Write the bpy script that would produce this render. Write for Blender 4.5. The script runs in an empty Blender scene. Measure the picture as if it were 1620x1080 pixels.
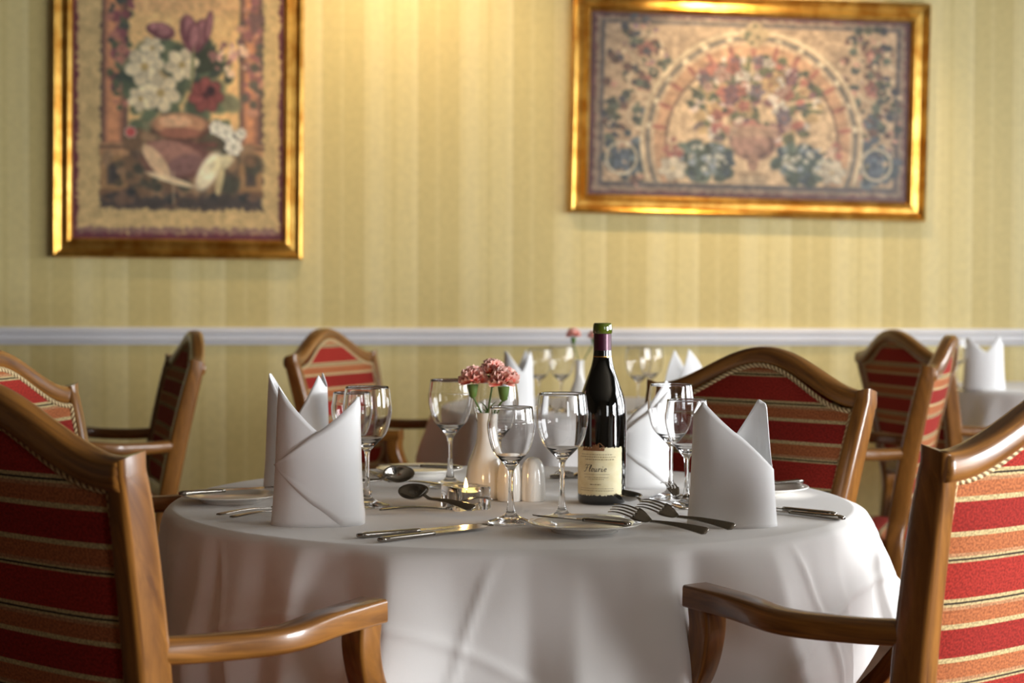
import bpy, bmesh, math, random
import numpy as np
from mathutils import Vector, Matrix
random.seed(7)
PI = math.pi
C = bpy.context.scene.collection
R = math.radians

# ---------------------------------------------------------------- camera
FPX, PITCH, ROLL, EYE = 2644.0, R(1.495), R(0.2), 1.084
TZ = 0.749                                    # top of the laid table
cam = bpy.data.cameras.new('camera'); cam_o = bpy.data.objects.new('camera', cam); C.objects.link(cam_o)
cam.sensor_width = 36; cam.lens = 36 * FPX / 1620
cam_o.location = (0, 0, EYE)
M_CAM = Matrix.Rotation(PI / 2 - PITCH, 3, 'X') @ Matrix.Rotation(ROLL, 3, 'Z')
cam_o.rotation_euler = M_CAM.to_euler()
cam.clip_start = 0.05
cam.dof.use_dof = True; cam.dof.focus_distance = 2.42; cam.dof.aperture_fstop = 4.6
cam.dof.aperture_blades = 7
bpy.context.scene.camera = cam_o

def ray(px, py):
    return M_CAM @ Vector(((px - 810) / FPX, (540 - py) / FPX, -1))
def on_z(px, py, z=TZ):                       # where a line of sight meets a level surface
    d = ray(px, py); t = (z - EYE) / d.z
    return Vector((d.x * t, d.y * t, z))

# ---------------------------------------------------------------- helpers
def cr_spline(P, n):
    P = [np.array(p, float) for p in P]
    Q = [2 * P[0] - P[1]] + P + [2 * P[-1] - P[-2]]
    out = []
    for i in range(len(P) - 1):
        a, b, c, d = Q[i:i + 4]
        for k in range(n):
            t = k / n
            out.append(.5 * ((2 * b) + (c - a) * t + (2 * a - 5 * b + 4 * c - d) * t * t + (3 * b - a - 3 * c + d) * t ** 3))
    out.append(P[-1]); return out

def rrect(w, h, r, n=3):                      # rounded rectangle outline, centred
    r = min(r, w / 2 * .999, h / 2 * .999); pts = []
    for cx, cy, a0 in ((w/2-r, h/2-r, 0), (-w/2+r, h/2-r, 90), (-w/2+r, -h/2+r, 180), (w/2-r, -h/2+r, 270)):
        for k in range(n + 1):
            a = R(a0 + 90 * k / n); pts.append((cx + r * math.cos(a), cy + r * math.sin(a)))
    return pts

class MB:
    def __init__(s):
        s.bm = bmesh.new(); s.uv = s.bm.loops.layers.uv.new('UVMap')
    def face(s, vs, uvs=None, smooth=True):
        try: f = s.bm.faces.new(vs)
        except ValueError: return None
        f.smooth = smooth
        if uvs:
            for l, u in zip(f.loops, uvs): l[s.uv].uv = u
        return f
    def grid(s, pts, uvs=None, wrap_u=False, smooth=True):     # pts[row][col]
        V = [[s.bm.verts.new(p) for p in row] for row in pts]
        nr, nc = len(V), len(V[0])
        for i in range(nr - 1):
            for j in range(nc if wrap_u else nc - 1):
                k = (j + 1) % nc
                u = None
                if uvs:
                    q = uvs[i][k] if k or not wrap_u else (uvs[i][j][0] + (uvs[i][j][0] - uvs[i][j-1][0]), uvs[i][j][1])
                    q2 = uvs[i+1][k] if k or not wrap_u else (uvs[i+1][j][0] + (uvs[i+1][j][0] - uvs[i+1][j-1][0]), uvs[i+1][j][1])
                    u = (uvs[i][j], q, q2, uvs[i+1][j])
                s.face((V[i][j], V[i][k], V[i+1][k], V[i+1][j]), u, smooth)
        return V
    def sweep(s, path, w, h, up=(0, 0, 1), r=None, n=3, caps=True, frame=None, smooth=True):
        """rounded-rectangle section along a path; w across, h along 'up'"""
        N = len(path); path = [Vector(p) for p in path]; rings = []; L = 0; uvs = []
        for i, p in enumerate(path):
            t = (path[min(i + 1, N - 1)] - path[max(i - 1, 0)]).normalized()
            u0 = Vector(up(i / (N - 1)) if callable(up) else up)
            side = t.cross(u0).normalized(); u1 = side.cross(t).normalized()
            f = i / (N - 1)
            ww = w(f) if callable(w) else w; hh = h(f) if callable(h) else h
            rr = (r(f) if callable(r) else r) if r is not None else min(ww, hh) * .35
            ol = rrect(ww, hh, rr, n)
            rings.append([p + side * a + u1 * b for a, b in ol])
            if i: L += (p - path[i - 1]).length
            uvs.append([(k / len(ol) * (ww + hh) * 2, L) for k in range(len(ol))])
        V = s.grid(rings, uvs, wrap_u=True, smooth=smooth)
        if caps:
            s.face(list(reversed(V[0])), uvs[0][::-1]); s.face(V[-1], uvs[-1])
        return V
    def tube(s, path, rad, n=8, caps=True):
        N = len(path); path = [Vector(p) for p in path]; rings = []; uvs = []; L = 0
        ref = Vector((0, 0, 1)); t0 = (path[1] - path[0]).normalized()
        if abs(t0.z) > .9: ref = Vector((1, 0, 0))
        side = t0.cross(ref).normalized()
        for i, p in enumerate(path):
            t = (path[min(i + 1, N - 1)] - path[max(i - 1, 0)]).normalized()
            side = (side - t * side.dot(t)).normalized(); u1 = side.cross(t)
            rr = rad(i / (N - 1)) if callable(rad) else rad
            rings.append([p + side * rr * math.cos(2*PI*k/n) + u1 * rr * math.sin(2*PI*k/n) for k in range(n)])
            if i: L += (p - path[i - 1]).length
            uvs.append([(k / n, L) for k in range(n)])
        V = s.grid(rings, uvs, wrap_u=True)
        if caps: s.face(list(reversed(V[0]))); s.face(V[-1])
    def lathe(s, prof, n=48, loc=(0, 0, 0)):                   # profile of (r, z)
        rings = []; poles = []
        V = []
        for r, z in prof:
            if r < 1e-6: V.append([s.bm.verts.new((loc[0], loc[1], loc[2] + z))])
            else: V.append([s.bm.verts.new((loc[0] + r*math.cos(2*PI*k/n), loc[1] + r*math.sin(2*PI*k/n), loc[2] + z)) for k in range(n)])
        for a, b in zip(V, V[1:]):
            for k in range(n):
                q = (k + 1) % n
                if len(a) == 1 and len(b) == 1: continue
                if len(a) == 1: s.face((a[0], b[q], b[k]))
                elif len(b) == 1: s.face((a[k], a[q], b[0]))
                else: s.face((a[k], a[q], b[q], b[k]))
    def box(s, x0, x1, y0, y1, z0, z1, bevel=0):
        b2 = bmesh.new(); bmesh.ops.create_cube(b2, size=1)
        for v in b2.verts: v.co = Vector(((x0+x1)/2 + v.co.x*(x1-x0), (y0+y1)/2 + v.co.y*(y1-y0), (z0+z1)/2 + v.co.z*(z1-z0)))
        if bevel: bmesh.ops.bevel(b2, geom=list(b2.edges), offset=bevel, segments=2, affect='EDGES', profile=.5)
        m = {v: s.bm.verts.new(v.co) for v in b2.verts}
        for f in b2.faces: s.face([m[v] for v in f.verts], None, bool(bevel))
        b2.free()
    def build(s, name, mat, parent=None, loc=None, rz=0, normals=True, sharp=None):
        if normals: bmesh.ops.recalc_face_normals(s.bm, faces=list(s.bm.faces))
        me = bpy.data.meshes.new(name); s.bm.to_mesh(me); s.bm.free()
        if sharp is not None: me.set_sharp_from_angle(angle=R(sharp))
        me.materials.append(mat)
        o = bpy.data.objects.new(name, me); C.objects.link(o)
        if parent: o.parent = parent
        if loc is not None: o.location = loc
        o.rotation_euler.z = rz
        return o

def tag(o, label=None, cat=None, group=None, kind=None):
    if label: o['label'] = label
    if cat: o['category'] = cat
    if group: o['group'] = group
    if kind: o['kind'] = kind
    return o
def thing(name, label, cat, loc=(0, 0, 0), rz=0, group=None):
    o = bpy.data.objects.new(name, None); C.objects.link(o)
    o.location = loc; o.rotation_euler = (0, 0, rz); o.empty_display_size = .05
    return tag(o, label, cat, group)
def kids(o): return [c for c in bpy.data.objects if c.parent == o]
def copy_tree(o, parent=None):
    c = o.copy(); C.objects.link(c)
    if parent: c.parent = parent
    for k in kids(o): copy_tree(k, c)
    return c
def place(proto, first, label, loc, rot=(0, 0, 0), group=None):
    o = proto if first else copy_tree(proto)
    o.location = loc; o.rotation_euler = rot
    return tag(o, label, None, group)

# ---------------------------------------------------------------- materials
def lin(c):
    return tuple((x/255/12.92 if x/255 <= .04045 else ((x/255 + .055)/1.055)**2.4) for x in c) + (1,)
def new_mat(name):
    m = bpy.data.materials.new(name); m.use_nodes = True
    nt = m.node_tree; b = nt.nodes['Principled BSDF']; return m, nt, b
def N(nt, t, **kw):
    n = nt.nodes.new(t)
    for k, v in kw.items():
        if k in n.inputs.keys(): n.inputs[k].default_value = v
        else: setattr(n, k, v)
    return n
def simple(name, col, rough=.5, metal=0, **kw):
    m, nt, b = new_mat(name)
    b.inputs['Base Color'].default_value = lin(col) if max(col) > 1 else tuple(col) + (1,)
    b.inputs['Roughness'].default_value = rough; b.inputs['Metallic'].default_value = metal
    for k, v in kw.items(): b.inputs[k.replace('_', ' ')].default_value = v
    return m
def ramp(nt, stops, interp='LINEAR'):
    r = nt.nodes.new('ShaderNodeValToRGB'); cr = r.color_ramp; cr.interpolation = interp
    while len(cr.elements) < len(stops): cr.elements.new(.5)
    for e, (p, c) in zip(cr.elements, stops): e.position = p; e.color = c
    return r
def bump(nt, b, src, strength, dist=.001):
    bp = N(nt, 'ShaderNodeBump', Strength=strength, Distance=dist)
    nt.links.new(src, bp.inputs['Height']); nt.links.new(bp.outputs['Normal'], b.inputs['Normal']); return bp

def wood_mat(name, dark, light, rough=.22):
    m, nt, b = new_mat(name)
    tc = N(nt, 'ShaderNodeTexCoord'); mp = N(nt, 'ShaderNodeMapping'); mp.inputs['Scale'].default_value = (60, 4, 1)
    nt.links.new(tc.outputs['UV'], mp.inputs['Vector'])
    n1 = N(nt, 'ShaderNodeTexNoise', Scale=1.6, Detail=6, Roughness=.6, Distortion=.8); nt.links.new(mp.outputs['Vector'], n1.inputs['Vector'])
    r = ramp(nt, [(.3, lin(dark)), (.7, lin(light))]); nt.links.new(n1.outputs['Fac'], r.inputs['Fac'])
    nt.links.new(r.outputs['Color'], b.inputs['Base Color'])
    b.inputs['Roughness'].default_value = rough + .1; b.inputs['Coat Weight'].default_value = .55; b.inputs['Coat Roughness'].default_value = .09
    bump(nt, b, n1.outputs['Fac'], .06, .001)
    return m
WOOD = wood_mat('polished_wood', (82, 46, 14), (152, 100, 40))

def fabric_mat():
    m, nt, b = new_mat('striped_upholstery')
    tc = N(nt, 'ShaderNodeTexCoord'); sx = N(nt, 'ShaderNodeSeparateXYZ'); nt.links.new(tc.outputs['UV'], sx.inputs[0])
    md = N(nt, 'ShaderNodeMath', operation='FRACT'); sc = N(nt, 'ShaderNodeMath', operation='MULTIPLY'); sc.inputs[1].default_value = 1 / .16
    nt.links.new(sx.outputs['Y'], sc.inputs[0]); nt.links.new(sc.outputs[0], md.inputs[0])
    red = lin((150, 42, 32)); red2 = lin((140, 37, 29)); cream = lin((184, 164, 118)); orange = lin((164, 96, 58)); blk = lin((52, 40, 32)); pink = lin((170, 122, 86))
    st = [(0, red), (.285, cream), (.312, blk), (.326, cream), (.345, pink), (.375, orange), (.485, cream), (.525, red2), (.755, cream), (.795, orange), (.925, pink), (.95, cream), (.968, blk), (.982, cream)]
    rp = ramp(nt, st, 'CONSTANT'); nt.links.new(md.outputs[0], rp.inputs['Fac'])
    # woven flecks, present mostly in the orange bands
    mp = N(nt, 'ShaderNodeMapping'); mp.inputs['Scale'].default_value = (330, 330, 1); nt.links.new(tc.outputs['UV'], mp.inputs['Vector'])
    ck = N(nt, 'ShaderNodeTexNoise', Scale=1.0, Detail=1); nt.links.new(mp.outputs['Vector'], ck.inputs['Vector'])
    fr = ramp(nt, [(.38, (.55, .55, .55, 1)), (.62, (1.3, 1.3, 1.3, 1))]); nt.links.new(ck.outputs['Fac'], fr.inputs['Fac'])
    mx = N(nt, 'ShaderNodeMix', data_type='RGBA', blend_type='MULTIPLY'); mx.inputs['Factor'].default_value = .75
    nt.links.new(rp.outputs['Color'], mx.inputs['A']); nt.links.new(fr.outputs['Color'], mx.inputs['B'])
    nt.links.new(mx.outputs['Result'], b.inputs['Base Color'])
    b.inputs['Roughness'].default_value = .9; b.inputs['Specular IOR Level'].default_value = .2
    bump(nt, b, ck.outputs['Fac'], .5, .0015)
    return m
FABRIC = fabric_mat()

def braid_mat():
    m, nt, b = new_mat('braid')
    tc = N(nt, 'ShaderNodeTexCoord'); w = N(nt, 'ShaderNodeTexWave', Scale=1.0, Distortion=.5); w.bands_direction = 'DIAGONAL'
    mp = N(nt, 'ShaderNodeMapping'); mp.inputs['Scale'].default_value = (2, 60, 1)
    nt.links.new(tc.outputs['UV'], mp.inputs['Vector']); nt.links.new(mp.outputs['Vector'], w.inputs['Vector'])
    r = ramp(nt, [(.2, lin((120, 84, 52))), (.6, lin((222, 200, 150)))]); nt.links.new(w.outputs['Fac'], r.inputs['Fac'])
    nt.links.new(r.outputs['Color'], b.inputs['Base Color']); b.inputs['Roughness'].default_value = .8
    bump(nt, b, w.outputs['Fac'], .8, .002); return m
BRAID = braid_mat()

def linen_mat(name, col, sc=900):
    m, nt, b = new_mat(name)
    tc = N(nt, 'ShaderNodeTexCoord'); n1 = N(nt, 'ShaderNodeTexNoise', Scale=sc, Detail=2); nt.links.new(tc.outputs['Object'], n1.inputs['Vector'])
    n2 = N(nt, 'ShaderNodeTexNoise', Scale=9, Detail=3); nt.links.new(tc.outputs['Object'], n2.inputs['Vector'])
    b.inputs['Base Color'].default_value = lin(col); b.inputs['Roughness'].default_value = .78; b.inputs['Sheen Weight'].default_value = .12
    ad = N(nt, 'ShaderNodeMath', operation='MULTIPLY_ADD'); ad.inputs[1].default_value = .06
    nt.links.new(n1.outputs['Fac'], ad.inputs[0]); nt.links.new(n2.outputs['Fac'], ad.inputs[2])
    bump(nt, b, ad.outputs[0], .25, .006); return m
CLOTH = linen_mat('white_tablecloth_linen', (232, 229, 226))
NAPKIN = linen_mat('white_napkin_linen', (244, 244, 244))
GREYCLOTH = linen_mat('grey_undercloth', (120, 120, 124))

def glass_mat(name, col=(1, 1, 1), ior=1.5, rough=0):
    m, nt, b = new_mat(name)
    b.inputs['Base Color'].default_value = tuple(col) + (1,); b.inputs['Transmission Weight'].default_value = 1
    b.inputs['IOR'].default_value = ior; b.inputs['Roughness'].default_value = rough; return m
GLASS = glass_mat('clear_glass')
PORCELAIN = simple('white_porcelain', (236, 233, 226), .12, Coat_Weight=.5)
STEEL = simple('cutlery_steel', (150, 144, 136), .13, 1)
BOTTLE = simple('dark_bottle_glass', (6, 7, 6), .04, 0, Coat_Weight=1.0, Coat_Roughness=.02)
BOTTLELIP = simple('olive_bottle_mouth', (74, 86, 20), .12, 0, Coat_Weight=1.0)
CAPSULE = simple('maroon_foil_capsule', (66, 22, 42), .3, .35)
GOLDFOIL = simple('gold_foil', (200, 150, 70), .3, .9)
CORK = simple('cork', (150, 110, 70), .8)
INK = simple('printed_ink', (52, 44, 40), .7)
PALEINK = simple('pale_printed_ink', (158, 140, 104), .7)
ORNAMENT = simple('label_ornament_ink', (126, 84, 50), .6)
ALU = simple('tealight_tin', (190, 186, 180), .3, 1)
STEM = simple('flower_stem_green', (84, 112, 44), .55)
TABLEWOOD = simple('table_wood', (110, 62, 28), .4)

def gold_mat():
    m, nt, b = new_mat('gilded_frame')
    tc = N(nt, 'ShaderNodeTexCoord'); n1 = N(nt, 'ShaderNodeTexNoise', Scale=14, Detail=4); nt.links.new(tc.outputs['Object'], n1.inputs['Vector'])
    r = ramp(nt, [(.35, lin((190, 132, 50))), (.65, lin((236, 190, 98)))]); nt.links.new(n1.outputs['Fac'], r.inputs['Fac'])
    nt.links.new(r.outputs['Color'], b.inputs['Base Color']); b.inputs['Metallic'].default_value = .9; b.inputs['Roughness'].default_value = .28
    return m
GOLD = gold_mat()

def paint_mat(name):
    m, nt, b = new_mat(name)
    a = N(nt, 'ShaderNodeVertexColor', layer_name='paint'); nt.links.new(a.outputs['Color'], b.inputs['Base Color'])
    b.inputs['Roughness'].default_value = .45
    n1 = N(nt, 'ShaderNodeTexNoise', Scale=260, Detail=2); tc = N(nt, 'ShaderNodeTexCoord'); nt.links.new(tc.outputs['Object'], n1.inputs['Vector'])
    bump(nt, b, n1.outputs['Fac'], .2, .001); return m
PAINT = paint_mat('canvas_paint')

def carnation_mat():
    m, nt, b = new_mat('coral_petals')
    tc = N(nt, 'ShaderNodeTexCoord'); sx = N(nt, 'ShaderNodeSeparateXYZ'); nt.links.new(tc.outputs['UV'], sx.inputs[0])
    n1 = N(nt, 'ShaderNodeTexNoise', Scale=160, Detail=2); nt.links.new(tc.outputs['Object'], n1.inputs['Vector'])
    ad = N(nt, 'ShaderNodeMath', operation='MULTIPLY_ADD'); ad.inputs[1].default_value = .5
    nt.links.new(n1.outputs['Fac'], ad.inputs[0]); nt.links.new(sx.outputs['Y'], ad.inputs[2])
    r = ramp(nt, [(.3, lin((206, 76, 62))), (.72, lin((244, 132, 110))), (1.02, lin((255, 214, 200)))]); nt.links.new(ad.outputs[0], r.inputs['Fac'])
    nt.links.new(r.outputs['Color'], b.inputs['Base Color']); b.inputs['Roughness'].default_value = .6
    return m
PETAL = carnation_mat()

def wallpaper_mat():
    m, nt, b = new_mat('striped_wallpaper')
    tc = N(nt, 'ShaderNodeTexCoord'); sx = N(nt, 'ShaderNodeSeparateXYZ'); nt.links.new(tc.outputs['Object'], sx.inputs[0])
    sc = N(nt, 'ShaderNodeMath', operation='MULTIPLY'); sc.inputs[1].default_value = 1 / .39; nt.links.new(sx.outputs['X'], sc.inputs[0])
    fr = N(nt, 'ShaderNodeMath', operation='FRACT'); nt.links.new(sc.outputs[0], fr.inputs[0])
    A = lin((226, 209, 148)); B = lin((215, 196, 132)); D = lin((220, 202, 139)); E_ = lin((230, 214, 156))
    r = ramp(nt, [(0, B), (.18, D), (.23, B), (.44, A), (.5, E_), (.64, A), (.72, D), (.78, A), (.94, E_)], 'CONSTANT')
    nt.links.new(fr.outputs[0], r.inputs['Fac'])
    n1 = N(nt, 'ShaderNodeTexNoise', Scale=38, Detail=3); nt.links.new(tc.outputs['Object'], n1.inputs['Vector'])
    fr2 = ramp(nt, [(.3, (.94, .94, .94, 1)), (.7, (1.04, 1.04, 1.04, 1))]); nt.links.new(n1.outputs['Fac'], fr2.inputs['Fac'])
    mx = N(nt, 'ShaderNodeMix', data_type='RGBA', blend_type='MULTIPLY'); mx.inputs['Factor'].default_value = 1
    nt.links.new(r.outputs['Color'], mx.inputs['A']); nt.links.new(fr2.outputs['Color'], mx.inputs['B'])
    nt.links.new(mx.outputs['Result'], b.inputs['Base Color']); b.inputs['Roughness'].default_value = .6
    return m
WALLPAPER = wallpaper_mat()
PLAINWALL = simple('plain_tan_wall', (72, 56, 36), .7)
CEIL = simple('ceiling_paint', (112, 102, 86), .8)
TRIM = simple('white_gloss_trim', (232, 232, 236), .35)
def carpet_mat():
    m, nt, b = new_mat('carpet'); n1 = N(nt, 'ShaderNodeTexNoise', Scale=300, Detail=2)
    tc = N(nt, 'ShaderNodeTexCoord'); nt.links.new(tc.outputs['Object'], n1.inputs['Vector'])
    r = ramp(nt, [(.3, lin((70, 44, 26))), (.7, lin((104, 66, 38)))]); nt.links.new(n1.outputs['Fac'], r.inputs['Fac'])
    nt.links.new(r.outputs['Color'], b.inputs['Base Color']); b.inputs['Roughness'].default_value = .95; return m
CARPET = carpet_mat()

# ---------------------------------------------------------------- the room
WALL_D, WALL_YAW = 6.9, R(5)
X0, X1, Y0, ZC = -4.2, 3.4, -2.6, 2.75
wall_dir = Vector((math.cos(WALL_YAW), math.sin(WALL_YAW), 0))
def wall_pt(px, py):                          # where a line of sight meets the back wall, in wall coordinates
    d = ray(px, py); n = Vector((-math.sin(WALL_YAW), math.cos(WALL_YAW), 0))
    t = (n.y * WALL_D) / d.dot(n); p = Vector((0, 0, EYE)) + d * t
    return (p - Vector((0, WALL_D, 0))).dot(wall_dir), p.z
def structure(o): o['kind'] = 'structure'; return o

b = MB(); b.box(-5, 5, 0, .15, -.1, ZC + .1)
structure(b.build('wall_back', WALLPAPER, None, (0, WALL_D, 0), WALL_YAW))
b = MB(); b.box(X0 - .3, X1 + .3, Y0 - .3, 7.6, -.1, 0); structure(b.build('floor', CARPET))
b = MB(); b.box(X0 - .3, X1 + .3, Y0 - .3, 7.6, ZC, ZC + .1); structure(b.build('ceiling', CEIL))
b = MB(); b.box(X0 - .15, X0, Y0, 7.5, 0, ZC); structure(b.build('wall_left', PLAINWALL))
FW = (1.9, 3.0)                               # window opening behind the camera
b = MB(); b.box(X0, FW[0], Y0 - .15, Y0, 0, ZC); b.box(FW[1], X1, Y0 - .15, Y0, 0, ZC); b.box(FW[0], FW[1], Y0 - .15, Y0, 0, .9); b.box(FW[0], FW[1], Y0 - .15, Y0, 2.2, ZC)
structure(b.build('wall_front', PLAINWALL))
b = MB()
for x0, x1, z0, z1 in ((FW[0], FW[0] + .06, .9, 2.2), (FW[1] - .06, FW[1], .9, 2.2), (FW[0], FW[1], .9, .96), (FW[0], FW[1], 2.14, 2.2), (2.42, 2.48, .9, 2.2)): b.box(x0, x1, Y0 - .10, Y0 - .03, z0, z1)
structure(b.build('window_4', TRIM))
WINS = [(.0, 1.4, .45, 1.75), (2.2, 4.0, .85, 2.35), (4.5, 6.0, .85, 2.35)]      # window openings in the right wall (y and z ranges)
b = MB()
ys = [Y0] + [v for w in WINS for v in w[:2]] + [7.5]
for i in range(0, len(ys), 2): b.box(X1, X1 + .2, ys[i], ys[i + 1], 0, ZC)
for a, c, z0, z1 in WINS: b.box(X1, X1 + .2, a, c, 0, z0); b.box(X1, X1 + .2, a, c, z1, ZC)
structure(b.build('wall_right', PLAINWALL))
for i, (a, c, WZ0, WZ1) in enumerate(WINS):
    b = MB(); t = .06
    b.box(X1 + .03, X1 + .11, a, a + t, WZ0, WZ1); b.box(X1 + .03, X1 + .11, c - t, c, WZ0, WZ1)
    b.box(X1 + .03, X1 + .11, a, c, WZ0, WZ0 + t); b.box(X1 + .03, X1 + .11, a, c, WZ1 - t, WZ1)
    for k in (1, 2):
        y = a + (c - a) * k / 3; b.box(X1 + .04, X1 + .1, y - .03, y + .03, WZ0, WZ1)
    zm = WZ0 + .65*(WZ1 - WZ0); b.box(X1 + .04, X1 + .1, a, c, zm - .025, zm + .025); b.box(X1 - .05, X1 + .11, a - .04, c + .04, WZ0 - .04, WZ0)
    structure(b.build('window_%d' % (i + 1), TRIM))
# dado rail: moulded profile along the back wall
zc_ = wall_pt(810, 532)[1]; hh = .035
prof = [(0, -hh), (-.012, -hh), (-.014, -hh + .012), (-.022, -hh + .016), (-.024, -.012), (-.016, -.006), (-.016, .004), (-.026, .010), (-.028, .022), (-.020, .027), (-.02, hh), (0, hh)]
b = MB(); b.grid([[Vector((x, y, zc_ + z)) for y, z in prof] for x in (-4.6, 4.2)], smooth=False)
structure(b.build('trim_1', TRIM, None, (0, WALL_D, 0), WALL_YAW))
b = MB(); b.box(-4.4, 4.2, -.02, 0, 0, .14, .004); structure(b.build('baseboard_back', TRIM, None, (0, WALL_D, 0), WALL_YAW))

# ---------------------------------------------------------------- framed pictures
class Canvas:
    def __init__(s, x0, x1, y0, y1, nx, ny, base):
        s.X, s.Y = np.meshgrid(np.linspace(x0, x1, nx), np.linspace(y0, y1, ny))
        s.a = np.zeros((ny, nx, 3)); s.a[:] = base; s.rng = np.random.default_rng(3)
    def noise(s, sc, seed):
        r = np.random.default_rng(seed); ny, nx = s.X.shape
        gx = (s.X - s.X.min()) / sc; gy = (s.Y - s.Y.min()) / sc
        g = r.random((int(gy.max()) + 3, int(gx.max()) + 3)); ix, iy = gx.astype(int), gy.astype(int); fx, fy = gx - ix, gy - iy
        fx, fy = fx*fx*(3-2*fx), fy*fy*(3-2*fy)
        return (g[iy, ix]*(1-fx)+g[iy, ix+1]*fx)*(1-fy) + (g[iy+1, ix]*(1-fx)+g[iy+1, ix+1]*fx)*fy
    def put(s, mask, col):
        m = np.clip(mask, 0, 1)[..., None]; s.a = s.a*(1-m) + np.array(col, float)*m
    def ell(s, cx, cy, rx, ry, col, rot=0, soft=.25, op=1):
        c, n = math.cos(R(rot)), math.sin(R(rot)); dx, dy = s.X - cx, s.Y - cy
        d = np.sqrt(((dx*c + dy*n)/rx)**2 + ((-dx*n + dy*c)/ry)**2)
        s.put(op*np.clip((1 + soft/2 - d)/soft, 0, 1), col)
    def ring(s, cx, cy, rx, ry, w, col, ymax=1e9, op=1):
        d = np.sqrt(((s.X - cx)/rx)**2 + ((s.Y - cy)/ry)**2)
        s.put(op*np.clip(1.5 - abs(d - 1)*rx/w*1.5, 0, 1)*(s.Y < ymax), col)
    def rect(s, x0, x1, y0, y1, col, op=1, soft=2, rag=0, seed=1):
        j = (s.noise(5, seed) - .5)*rag*2 if rag else 0
        f = lambda v: np.clip(v/soft + .5, 0, 1)
        s.put(op*f(s.X - x0 + j)*f(x1 - s.X + j)*f(s.Y - y0 + j)*f(y1 - s.Y + j), col)
    def petals(s, cx, cy, r, col, n=6, rot=0, centre=None, shade=.78):
        for k in range(n):
            a = rot + 360*k/n; q = R(a)
            cc = np.array(col)*(1 if k % 2 else .9)
            s.ell(cx + .55*r*math.cos(q), cy + .55*r*math.sin(q), .55*r, .4*r, np.array(col)*shade, a)
            s.ell(cx + .56*r*math.cos(q), cy + .56*r*math.sin(q), .47*r, .32*r, cc, a)
        if centre: s.ell(cx, cy, .22*r, .22*r, centre)
    def leaf(s, cx, cy, l, w, col, rot): s.ell(cx, cy, l, w, col, rot, .4)
    def scatter(s, n, cx, cy, rx, ry, r0, r1, cols, seed, flat=.6, ok=None):
        g = np.random.default_rng(seed)
        for _ in range(n):
            a = g.random()*2*PI; q = math.sqrt(g.random()); x, y = cx + rx*q*math.cos(a), cy + ry*q*math.sin(a)
            if ok and not ok(x, y): continue
            r = r0 + (r1 - r0)*g.random(); s.ell(x, y, r, r*(flat + .4*g.random()), cols[g.integers(len(cols))], g.random()*180, .5)
    def mottle(s, amt=.1, sat=.8, gain=1.0):
        f = 1 + amt*(s.noise(9, 11) - .5)*2 + amt*.8*(s.noise(3.2, 12) - .5)*2
        s.a = s.a*f[..., None]; g = s.a.mean(axis=2, keepdims=True); s.a = s.a*sat + g*(1 - sat); s.a = np.clip(((s.a - 120)*.86 + 116)*gain, 0, 255)

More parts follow.
